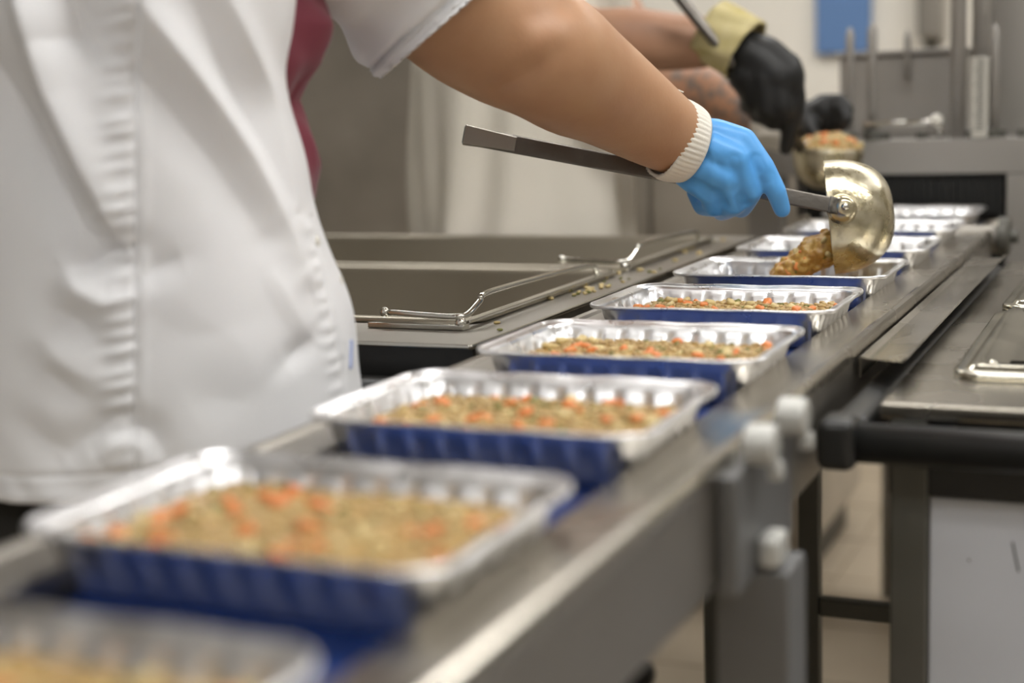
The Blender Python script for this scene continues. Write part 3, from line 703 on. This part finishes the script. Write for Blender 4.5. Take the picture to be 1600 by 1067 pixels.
# trousers and shoes
tm = MB()
tm.rings([[coatpt(a_*math.cos(t), b_*math.sin(t), z) for t in np.linspace(0,2*math.pi,28,endpoint=False)] for z,a_,b_ in ((.72,.14,.165),(.80,.150,.172),(.87,.146,.168),(.93,.140,.160))])
for s in (1,-1): tm.ball_chain([(CEN+RT*s*.088+UP*.80,.098),(CEN+RT*s*.097+UP*.46+FV*.02,.075),(CEN+RT*s*.10+UP*.12-FV*.015,.060)])
tme = fuse(tm, .010, 5); tme.materials.append(M['trousers']); link('trousers', tme, person)
for s in (1,-1):
    sm = MB(); c = CEN+RT*s*.105
    sm.ball_chain([(c+UP*.048-FV*.03,.046),(c+UP*.042+FV*.10,.040),(c+UP*.036+FV*.16,.032)]); sme = fuse(sm, .008, 3)
    aa = verts(sme); aa[:,2] = np.maximum(aa[:,2], .001); setverts(sme, aa); sme.materials.append(M['black']); link('shoe', sme, person)

# glove on the ladle hand
def hand_chain(mb, pts, dy=0): return mb.ball_chain([(at(x,y,d+dy),r) for x,y,d,r in pts])
GD = -.036
gl = MB()
hand_chain(gl, [(1074,220,1.480,.024),(1115,226,1.482,.0185),(1152,236,1.482,.0155)], GD)
hand_chain(gl, [(1068,232,1.477,.024),(1106,248,1.475,.0185),(1143,265,1.475,.0150)], GD)
hand_chain(gl, [(1064,246,1.479,.022),(1092,268,1.478,.0180),(1124,290,1.478,.0140)], GD)
hand_chain(gl, [(1078,214,1.482,.021),(1120,214,1.486,.0185),(1158,222,1.487,.0155)], GD)
hand_chain(gl, [(1073,224,1.476,.022),(1112,236,1.474,.0190),(1150,250,1.474,.0155)], GD)
hand_chain(gl, [(1066,238,1.474,.022),(1100,260,1.472,.0190),(1138,280,1.473,.0150)], GD)
hand_chain(gl, [(1060,252,1.480,.019),(1085,277,1.480,.0170),(1112,300,1.480,.0140)], GD)
hand_chain(gl, [(1070,232,1.492,.026),(1100,250,1.494,.022)], GD)
hand_chain(gl, [(1160,222,1.487,.0150),(1192,262,1.487,.0122),(1213,300,1.492,.0104),(1222,327,1.501,.0088)], GD)      # index
hand_chain(gl, [(1150,250,1.474,.0150),(1172,298,1.484,.0132),(1158,324,1.512,.0115),(1136,306,1.528,.0105)], GD)      # middle
hand_chain(gl, [(1138,280,1.473,.0145),(1147,318,1.486,.0128),(1128,329,1.512,.0112),(1110,304,1.526,.0100)], GD)      # ring
hand_chain(gl, [(1112,300,1.480,.0135),(1117,322,1.490,.0118),(1098,322,1.510,.0102),(1086,300,1.520,.0092)], GD)      # little
hand_chain(gl, [(1085,225,1.502,.020),(1130,246,1.528,.0145),(1172,276,1.533,.0115),(1196,292,1.532,.0095)], GD)       # thumb
gme = fuse(gl, .0016, 16, .5)
a = verts(gme); nn = vnormals(gme)
def on_near(pts, lift): return [at(x,y,d+GD) for x,y,d in pts]
for pts, am, wd in (([(1146,250,1.458),(1152,275,1.458),(1150,298,1.462)], -.0016, .004), ([(1118,308,1.462),(1126,322,1.47)], -.003, .0035), ([(1158,312,1.47),(1166,322,1.478)], -.002, .003),
                    ([(1092,228,1.455),(1100,250,1.452),(1094,275,1.455)], -.0010, .004), ([(1182,250,1.475),(1188,262,1.475)], -.0012, .003), ([(1068,280,1.462),(1090,290,1.462),(1108,306,1.466)], -.0016, .004),
                    ([(1196,280,1.478),(1206,276,1.478)], -.0008, .0028), ([(1120,225,1.466),(1145,232,1.466)], .0010, .006)):
    d = seg_dist(a, on_near(pts,0)); a += nn*(am*np.exp(-(np.maximum(d-.004,0)/wd)**2))[:,None]
setverts(gme, a); gme.materials.append(M['glove'])
link('glove', gme, person)
# knitted cuff
cm = MB(); rr = []
cax = nrm(CR*.90 - CU*.27 + CF*.40); cm0 = at(1060,221,1.432); c0, c1 = cm0-cax*.013, cm0+cax*.0145
for i, t in enumerate(np.linspace(0,1,12)):
    c = c0*(1-t)+c1*t; tx = nrm(cax + CU*.0); u = nrm(CU - tx*np.dot(CU,tx)); b = np.cross(tx,u); ring = []
    for j in range(168):
        an = 2*math.pi*j/168; r_ = (.0402 - .0020*t) + .0009*math.cos(an*48)*(1-t**3) - .001*t**4 + (.0012*math.sin(math.pi*t)) + (.0008*math.sin(an*5) if t < .1 else 0)
        ring.append(c + r_*(math.cos(an)*u*1.0 + .98*math.sin(an)*b))
    rr.append(ring)
cf = obj('glove_cuff', cm.rings(rr, False, False), M['knit'], person, smooth=True, thick=.0022)
obj('loose_thread', MB().tube(crom([at(1050,162,1.452),at(1046,146,1.452),at(1056,140,1.452),at(1068,144,1.454)],6), .0006, n=6), M['knit'], cf, smooth=True)
# glove on the other hand, hidden behind the torso
og = MB(); hb = SHL-UP*.54+FV*.085
og.ball_chain([(hb,.032),(hb-UP*.06+FV*.02,.036)])
for k in range(4): og.ball_chain([(hb-UP*.07+FV*(.045-.02*k),.012),(hb-UP*.115+FV*(.05-.02*k)+RT*.008,.010),(hb-UP*(.14-.006*abs(k-1.5))+FV*(.045-.02*k)+RT*.022,.008)])
og.ball_chain([(hb-UP*.02+FV*.04,.013),(hb-UP*.07+FV*.065+RT*.01,.010)])
ogm = fuse(og, .003, 4); ogm.materials.append(M['glove']); link('glove', ogm, person)

# ------------------------------------------------------------------ the cook behind
C2 = V((-.64,2.33,0)); F2v = nrm((.86,.10,0)); R2v = V((F2v[1],-F2v[0],0))
p2 = thing('person', tuple(C2), 'person in white apron and black gloves standing behind, holding a filled ladle', 'person')
def c2(s,t,z): return C2 + F2v*s + R2v*t + UP*z
b2 = MB()
b2.rings([[c2(l+a_*math.cos(t), b_*math.sin(t), z) for t in np.linspace(0,2*math.pi,24,endpoint=False)] for z,l,a_,b_ in ((.80,0,.13,.15),(.95,0,.13,.15),(1.1,0,.12,.15),(1.25,.02,.11,.16),(1.38,.04,.085,.15),(1.44,.05,.06,.08))])
b2.ball_chain([(c2(.05,0,1.43),.058),(c2(.07,0,1.52),.055)])
H2 = c2(.09,0,1.63); b2.sphere(H2,.092,20,14,0,(1,.86,1.22)); b2.ball_chain([(H2+F2v*.085-UP*.01,.012),(H2+F2v*.104-UP*.03,.014)]); b2.ball_chain([(H2+F2v*.05-UP*.085,.04),(H2+F2v*.07-UP*.088,.026)])
for s in (1,-1):
    b2.sphere(H2+R2v*s*.082,.026,10,8,0,(.7,.6,1.25))
    b2.ball_chain([(c2(0,s*.085,.84),.085),(c2(.02,s*.095,.46),.058),(c2(-.02,s*.10,.09),.040),(c2(.08,s*.105,.045),.034)])
S2R, S2L = c2(.05,.17,1.36), c2(.05,-.17,1.36)
W2R = at(1112,66,2.18); W2L = at(1200,196,2.36)
limb(b2, [(S2R,.060),((S2R+at(905,62,2.16))/2+V((0,0,-.02)),.054),(at(905,60,2.16),.052),(at(985,62,2.16),.049),(at(1060,66,2.17),.043),(W2R,.038)], n=22)
limb(b2, [(S2L,.058),(at(980,60,2.46),.052),(at(1040,135,2.42),.046),(at(1110,145,2.39),.042),(at(1160,172,2.37),.036),(W2L,.031)], n=22)
b2m = fuse(b2, .007, 6); b2m.materials.append(M['skin2']); link('body', b2m, p2)
for s in (1,-1):
    e = link('eye', MB().sphere(H2+F2v*.080+R2v*s*.031+UP*.012,.012,12,8).mesh('eye', M['whiteplastic'], True), p2)
    obj('pupil', MB().sphere(H2+F2v*.0895+R2v*s*.031+UP*.012,.005,10,6), M['ink'], e, smooth=True)
obj('mouth', MB().tube([H2+F2v*.086+R2v*s-UP*.060 for s in (-.022,0,.022)], .005, n=8), M['wine'], p2, smooth=True)
rr = []
for k in range(1, 9):
    ph = math.pi*.55*k/8
    rr.append([H2 + V((0,0,.012)) - F2v*.008 + V((.099*math.sin(ph)*math.cos(t), .092*math.sin(ph)*math.sin(t), .115*math.cos(ph))) for t in np.linspace(0,2*math.pi,28,endpoint=False)])
obj('hair', MB().rings(rr, True, False), M['hair'], p2, smooth=True, thick=.006)
# apron / coat
rr = []
th2 = np.linspace(0,2*math.pi,140,endpoint=False)
for z in np.linspace(.42,1.40,110):
    k = np.interp(z, [.42,.85,1.0,1.15,1.3,1.40],[.200,.190,.182,.178,.165,.10]); kb = np.interp(z,[.42,.85,1.0,1.15,1.3,1.40],[.215,.205,.195,.19,.18,.12]); l = np.interp(z,[.42,1.15,1.4],[0,0,.04])
    rr.append([c2(l+(k+.006*math.sin(9*t+3*z)+.004*math.sin(17*t-6*z)+.006*math.sin(5*t+14*z))*math.cos(t), (kb+.006*math.sin(9*t+3*z)+.005*math.sin(13*t+9*z))*math.sin(t), z) for t in th2])
ct2 = obj('coat', MB().rings(rr, False, False), M['cloth2'], p2, smooth=True, thick=.003)
sl2 = MB(); limb(sl2, [(S2R+UP*.01,.085),((S2R+at(905,62,2.16))/2+V((0,0,-.0)),.072),(at(868,50,2.16),.068)], n=40); obj('sleeve', sl2, M['cloth2'], ct2, smooth=True)
sl2 = MB(); limb(sl2, [(S2L+UP*.01,.082),((S2L+at(980,60,2.46))/2+V((0,0,.01)),.068)], n=40); obj('sleeve', sl2, M['cloth2'], ct2, smooth=True)
tm = MB()
for s in (1,-1): tm.ball_chain([(c2(0,s*.088,.82),.095),(c2(.02,s*.097,.46),.072),(c2(-.015,s*.10,.12),.058)])
tme = fuse(tm,.012,4); tme.materials.append(M['trousers']); link('trousers', tme, p2)
for s in (1,-1):
    sm = MB(); c = C2+R2v*s*.105
    sm.ball_chain([(c+UP*.048-F2v*.03,.046),(c+UP*.042+F2v*.10,.040),(c+UP*.036+F2v*.16,.032)]); sme = fuse(sm,.01,3); aa = verts(sme); aa[:,2] = np.maximum(aa[:,2],.001); setverts(sme,aa); sme.materials.append(M['black']); link('shoe', sme, p2)
# tattoo: ink spots in the skin of the far forearm, a sleeve of pigment just over the skin
# second ladle
L2A, L2B = at(1040,-30,2.08), at(1256,236,2.205)
l2 = thing('ladle', tuple(L2B), 'blurred ladle heaped with stew held upright by the black glove', 'ladle')
obj('handle', MB().tube([L2A,L2B], .0085, n=14), M['handle'], l2, smooth=True)
bc = at(1294,232,2.24); bc2 = nrm((.08,0,1))
prof = [(-.062*math.sin(a_), .053*max(math.cos(a_),.05)**.7) for a_ in np.linspace(0,math.pi/2,14)]
obj('bowl', MB().lathe(bc, bc2, [(h+.002,max(r-.002,.002)) for h,r in prof][::-1]+prof, n=40), M['ladle'], l2, smooth=True)
f2 = MB(); r5 = np.random.default_rng(9)
f2.lathe(bc, bc2, [(-.012,.046),(-.002,.050),(.010,.043),(.018,.02)], n=30)
for i in range(170):
    an, rad = r5.uniform(0,6.28), .049*math.sqrt(r5.random()); f2.sphere(bc+V((rad*math.cos(an),rad*math.sin(an),.016*(1-(rad/.05)**2)+r5.uniform(-.002,.006))), r5.uniform(.004,.007), 6, 4, int(r5.choice([1,2,3],p=[.5,.18,.32])))
tag(obj('ladled_stew', f2, [M['stew'],M['barley'],M['carrot'],M['potato']], smooth=True), 'heap of vegetable stew in the blurred ladle behind', 'stew', None, 'stuff')
# black gloves
g2 = MB()
for pts in ([(1160,82,2.20,.036),(1190,98,2.20,.041),(1214,122,2.20,.042)], [(1165,120,2.185,.026),(1195,150,2.19,.030),(1225,165,2.20,.026)],
            [(1228,105,2.20,.024),(1240,155,2.205,.019),(1236,200,2.21,.014),(1228,232,2.215,.011)], [(1212,120,2.185,.024),(1222,168,2.18,.019),(1208,190,2.20,.015),(1190,178,2.215,.013)],
            [(1195,125,2.18,.024),(1200,170,2.175,.018),(1185,180,2.20,.014)], [(1172,120,2.18,.022),(1178,158,2.18,.017),(1168,165,2.20,.013)], [(1165,95,2.21,.02),(1155,118,2.225,.016),(1150,128,2.225,.012)]):
    hand_chain(g2, pts, -.035)
gm2 = fuse(g2, .004, 5); gm2.materials.append(M['glove_black']); link('glove', gm2, p2)
g2 = MB()
for pts in ([(1235,200,2.36,.030),(1268,188,2.33,.032),(1290,178,2.32,.030)], [(1285,162,2.32,.016),(1312,160,2.31,.014),(1322,172,2.30,.012)], [(1288,172,2.315,.016),(1316,172,2.30,.014),(1322,186,2.29,.011)],
            [(1285,184,2.315,.016),(1310,186,2.30,.013),(1316,196,2.29,.011)], [(1280,194,2.32,.015),(1300,198,2.30,.012)], [(1255,180,2.31,.016),(1268,205,2.28,.013),(1275,215,2.275,.011)]):
    hand_chain(g2, pts)
gm2 = fuse(g2, .004, 5); gm2.materials.append(M['glove_black']); link('glove', gm2, p2)
def cuff(c0, c1, r0, r1, mt, par):
    cx_ = nrm(c1-c0); u = nrm(UP - cx_*cx_[2]); b = np.cross(cx_,u)
    rr = [[c0*(1-t)+c1*t + ((r0*(1-t)+r1*t)+.0015*math.sin(an*9+t*5))*(math.cos(an)*u+math.sin(an)*b) for an in np.linspace(0,2*math.pi,72,endpoint=False)] for t in np.linspace(0,1,8)]
    return obj('glove_cuff', MB().rings(rr, False, False), mt, par, smooth=True, thick=.003)
cuff(at(1110,44,2.168), at(1166,80,2.162), .045, .047, M['cuff_tan'], p2)
cuff(at(1190,192,2.365), at(1235,202,2.355), .038, .036, M['knit'], p2)
# tattoo: ink in the skin of the far forearm
nt = M['skin2'].node_tree; bs = nt.nodes['Principled BSDF']; src = bs.inputs['Base Color'].links[0].from_socket
tc = nt.nodes.new('ShaderNodeTexCoord')
def dist_node(c, r0, r1):
    d = nt.nodes.new('ShaderNodeVectorMath'); d.operation = 'DISTANCE'; d.inputs[1].default_value = tuple(c); nt.links.new(tc.outputs['Object'], d.inputs[0])
    k = nt.nodes.new('ShaderNodeMapRange'); k.inputs[1].default_value = r0; k.inputs[2].default_value = r1; k.inputs[3].default_value = 1; k.inputs[4].default_value = 0
    nt.links.new(d.outputs['Value'], k.inputs[0]); return k.outputs[0]
m1 = dist_node(at(1085,128,2.38), .055, .085); m2 = dist_node(at(1150,165,2.35), .05, .075)
mx = nt.nodes.new('ShaderNodeMath'); mx.operation = 'MAXIMUM'; nt.links.new(m1, mx.inputs[0]); nt.links.new(m2, mx.inputs[1])
ns = nt.nodes.new('ShaderNodeTexNoise'); ns.inputs['Scale'].default_value = 62; ns.inputs['Detail'].default_value = 2; nt.links.new(tc.outputs['Object'], ns.inputs['Vector'])
rp = nt.nodes.new('ShaderNodeMapRange'); rp.inputs[1].default_value = .50; rp.inputs[2].default_value = .58; nt.links.new(ns.outputs['Fac'], rp.inputs[0])
ml = nt.nodes.new('ShaderNodeMath'); ml.operation = 'MULTIPLY'; nt.links.new(mx.outputs[0], ml.inputs[0]); nt.links.new(rp.outputs[0], ml.inputs[1])
ml2 = nt.nodes.new('ShaderNodeMath'); ml2.operation = 'MULTIPLY'; ml2.inputs[1].default_value = .72; nt.links.new(ml.outputs[0], ml2.inputs[0])
mc_ = nt.nodes.new('ShaderNodeMix'); mc_.data_type = 'RGBA'; mc_.inputs['B'].default_value = (.12,.13,.13,1)
nt.links.new(ml2.outputs[0], mc_.inputs['Factor']); nt.links.new(src, mc_.inputs['A']); nt.links.new(mc_.outputs['Result'], bs.inputs['Base Color'])

# ------------------------------------------------------------------ tray sealing machine at the far end
mc = thing('packing_machine', (.0,2.8,0), 'grey steel packing machine with dark strip tunnel at the conveyor end', 'machine')
YM = 2.45
obj('beam', MB().box((-.30,YM,.948), (.60,YM+.05,1.004)), M['paint'], mc, bevel=.002)
obj('table_plate', MB().box((-.30,YM+.0505,.995), (.60,3.15,1.003)), M['paint'], mc)
pt = obj('post', MB().box((.137,YM,.02), (.20,YM+.06,.9475)), M['paint'], mc, bevel=.002)
obj('post', MB().box((-.28,YM,.02), (-.225,YM+.06,.9475)), M['paint'], mc, bevel=.002)
obj('side_cover', MB().box((.2005,YM+.01,.30), (.60,3.15,.947)), M['paint'], mc, bevel=.002)
obj('tunnel_box', MB().box((-.199,YM+.10,.866), (.136,YM+.104,.947)), M['blackmatt'], mc)
obj('tunnel_side', MB().box((-.199,YM+.02,.70), (.136,YM+.024,.852)), M['blackmatt'], mc)
for i in range(28):
    x = -.197 + .0118*i
    obj('curtain_strip', MB().box((x,YM+.010,.880+.002*(i % 3)), (x+.0095,YM+.013+.003*(i % 2),.9470)), M['blackmatt'], mc)
obj('rear_post', MB().box((-.16,3.05,.02), (-.10,3.11,.9945)), M['paint'], mc)
obj('rear_post', MB().box((.535,3.05,.02), (.595,3.11,.2995)), M['paint'], mc)
bxp = obj('cabinet', MB().box((-.16,2.62,1.0035), (.048,2.86,1.142)), M['paint'], mc, bevel=.004)
obj('cabinet_lid', MB().box((-.168,2.61,1.1425), (.056,2.87,1.150)), M['paint'], mc, bevel=.002)
for x, z1, rr_r, y in ((-.110,1.186,.0070,2.462),(-.0745,1.192,.0080,2.462),(-.041,1.183,.0055,2.60),(.116,1.180,.0068,2.462)):
    q = obj('guide_rod', MB().lathe((x,y,1.004 if y < 2.6 else 1.1), (0,0,1), [(0,rr_r),(z1-1.004-.012 if y < 2.6 else z1-1.1-.012,rr_r),(z1-1.004 if y < 2.6 else z1-1.1,rr_r*.35)], n=18), M['paint'], mc, smooth=True)
    if y < 2.6: obj('rod_collar', MB().lathe((x,y,1.004), (0,0,1), [(0,rr_r*1.8),(.012,rr_r*1.8),(.015,rr_r*1.2)], n=18), M['steel_dark'], q)
obj('column', MB().lathe((.060,2.463,1.004), (0,0,1), [(0,.0125),(.56,.0125)], n=24), M['paint'], mc, smooth=True)
obj('column', MB().lathe((.089,2.53,1.004), (0,0,1), [(0,.017),(.56,.017)], n=24), M['paint'], mc, smooth=True)
obj('column_head', MB().box((-.02,2.44,1.565), (.15,2.60,1.66)), M['steel'], mc, bevel=.004)
obj('column_panel', MB().box((.078,2.66,1.0035), (.50,2.72,1.62)), M['paint'], mc, bevel=.003)
ru = obj('scale_plate', MB().box((.083,2.447,1.006), (.1075,2.4495,1.130)), M['ruler'], mc, bevel=.001)
for i in range(24): obj('scale_mark', MB().box((.0895 if i % 5 else .086,2.4462,1.016+.0047*i), (.1025,2.4468,1.0178+.0047*i)), M['steel_dark'], ru)
kp = obj('clamp', MB().tube([(-.085,2.462,1.012),(-.085,2.45,1.030),(.010,2.45,1.030),(.030,2.45,1.036),(.034,2.45,1.024),(.034,2.462,1.008)], .0045, n=12), M['steel_shine'], mc, smooth=True)
obj('clamp_knob', MB().sphere((.030,2.447,1.034), .010, 14, 10), M['whiteplastic'], kp, smooth=True)
for x in (-.055,.004,.075,.125,.16): obj('bolt', MB().lathe((x,2.468,1.004), (0,0,1), [(0,.009),(.010,.009),(.012,.006)], n=6), M['steel_dark'], mc)

# ------------------------------------------------------------------ background kitchen furniture
def cupboard(name, x0, x1, y0, y1, z1, label, doors, cat='cabinet'):
    t = thing(name, ((x0+x1)/2,(y0+y1)/2,0), label, cat)
    obj('body', MB().box((x0,y0,.10), (x1,y1,z1)), M['cabinet'], t, bevel=.004)
    obj('plinth', MB().box((x0+.03,y0+.05,.0), (x1-.03,y1-.02,.0995)), M['black'], t)
    obj('top_plate', MB().box((x0-.01,y0-.015,z1+.0002), (x1+.01,y1,z1+.03)), M['steel'], t, bevel=.004)
    wd = (x1-x0)/doors
    for i in range(doors):
        d = obj('door', MB().box((x0+wd*i+.006,y0-.018,.14), (x0+wd*(i+1)-.006,y0-.0005,z1-.03)), M['cabinet'], t, bevel=.003)
        hx = x0+wd*(i+1)-.05
        obj('door_handle', MB().tube([(hx,y0-.018,z1*.55),(hx,y0-.045,z1*.55),(hx,y0-.045,z1*.55+.14),(hx,y0-.018,z1*.55+.14)], .006, n=10), M['steel_shine'], d, smooth=True)
    return t
cupboard('tall_cabinet', -2.75, -1.02, 3.05, 3.65, 1.95, 'tall scuffed grey steel cabinet behind the front cook', 2)
cupboard('base_cabinet', -.98, -.32, 3.05, 3.65, .985, 'low grey steel cabinet behind the second cook', 2)
bp_ = MB().box((-.655,Y1-.03,1.196), (-.486,Y1-.0005,1.95))
tag(obj('wall_panel', bp_, M['bluepanel'], bevel=.004), 'plain blue panel on the beige back wall above the machine', 'panel')
hg = thing('wall_dispenser', (-.21,Y1,1.20), 'blurred grey dispenser on the back wall right of the blue panel', 'dispenser')
obj('body', MB().box((-.335,Y1-.12,1.225), (-.262,Y1-.0005,1.55)), M['steel_dull'], hg, bevel=.01)
obj('nozzle', MB().lathe((-.298,Y1-.06,1.195), (0,0,1), [(0,.018),(.03,.026)], n=18), M['steel_dark'], hg)
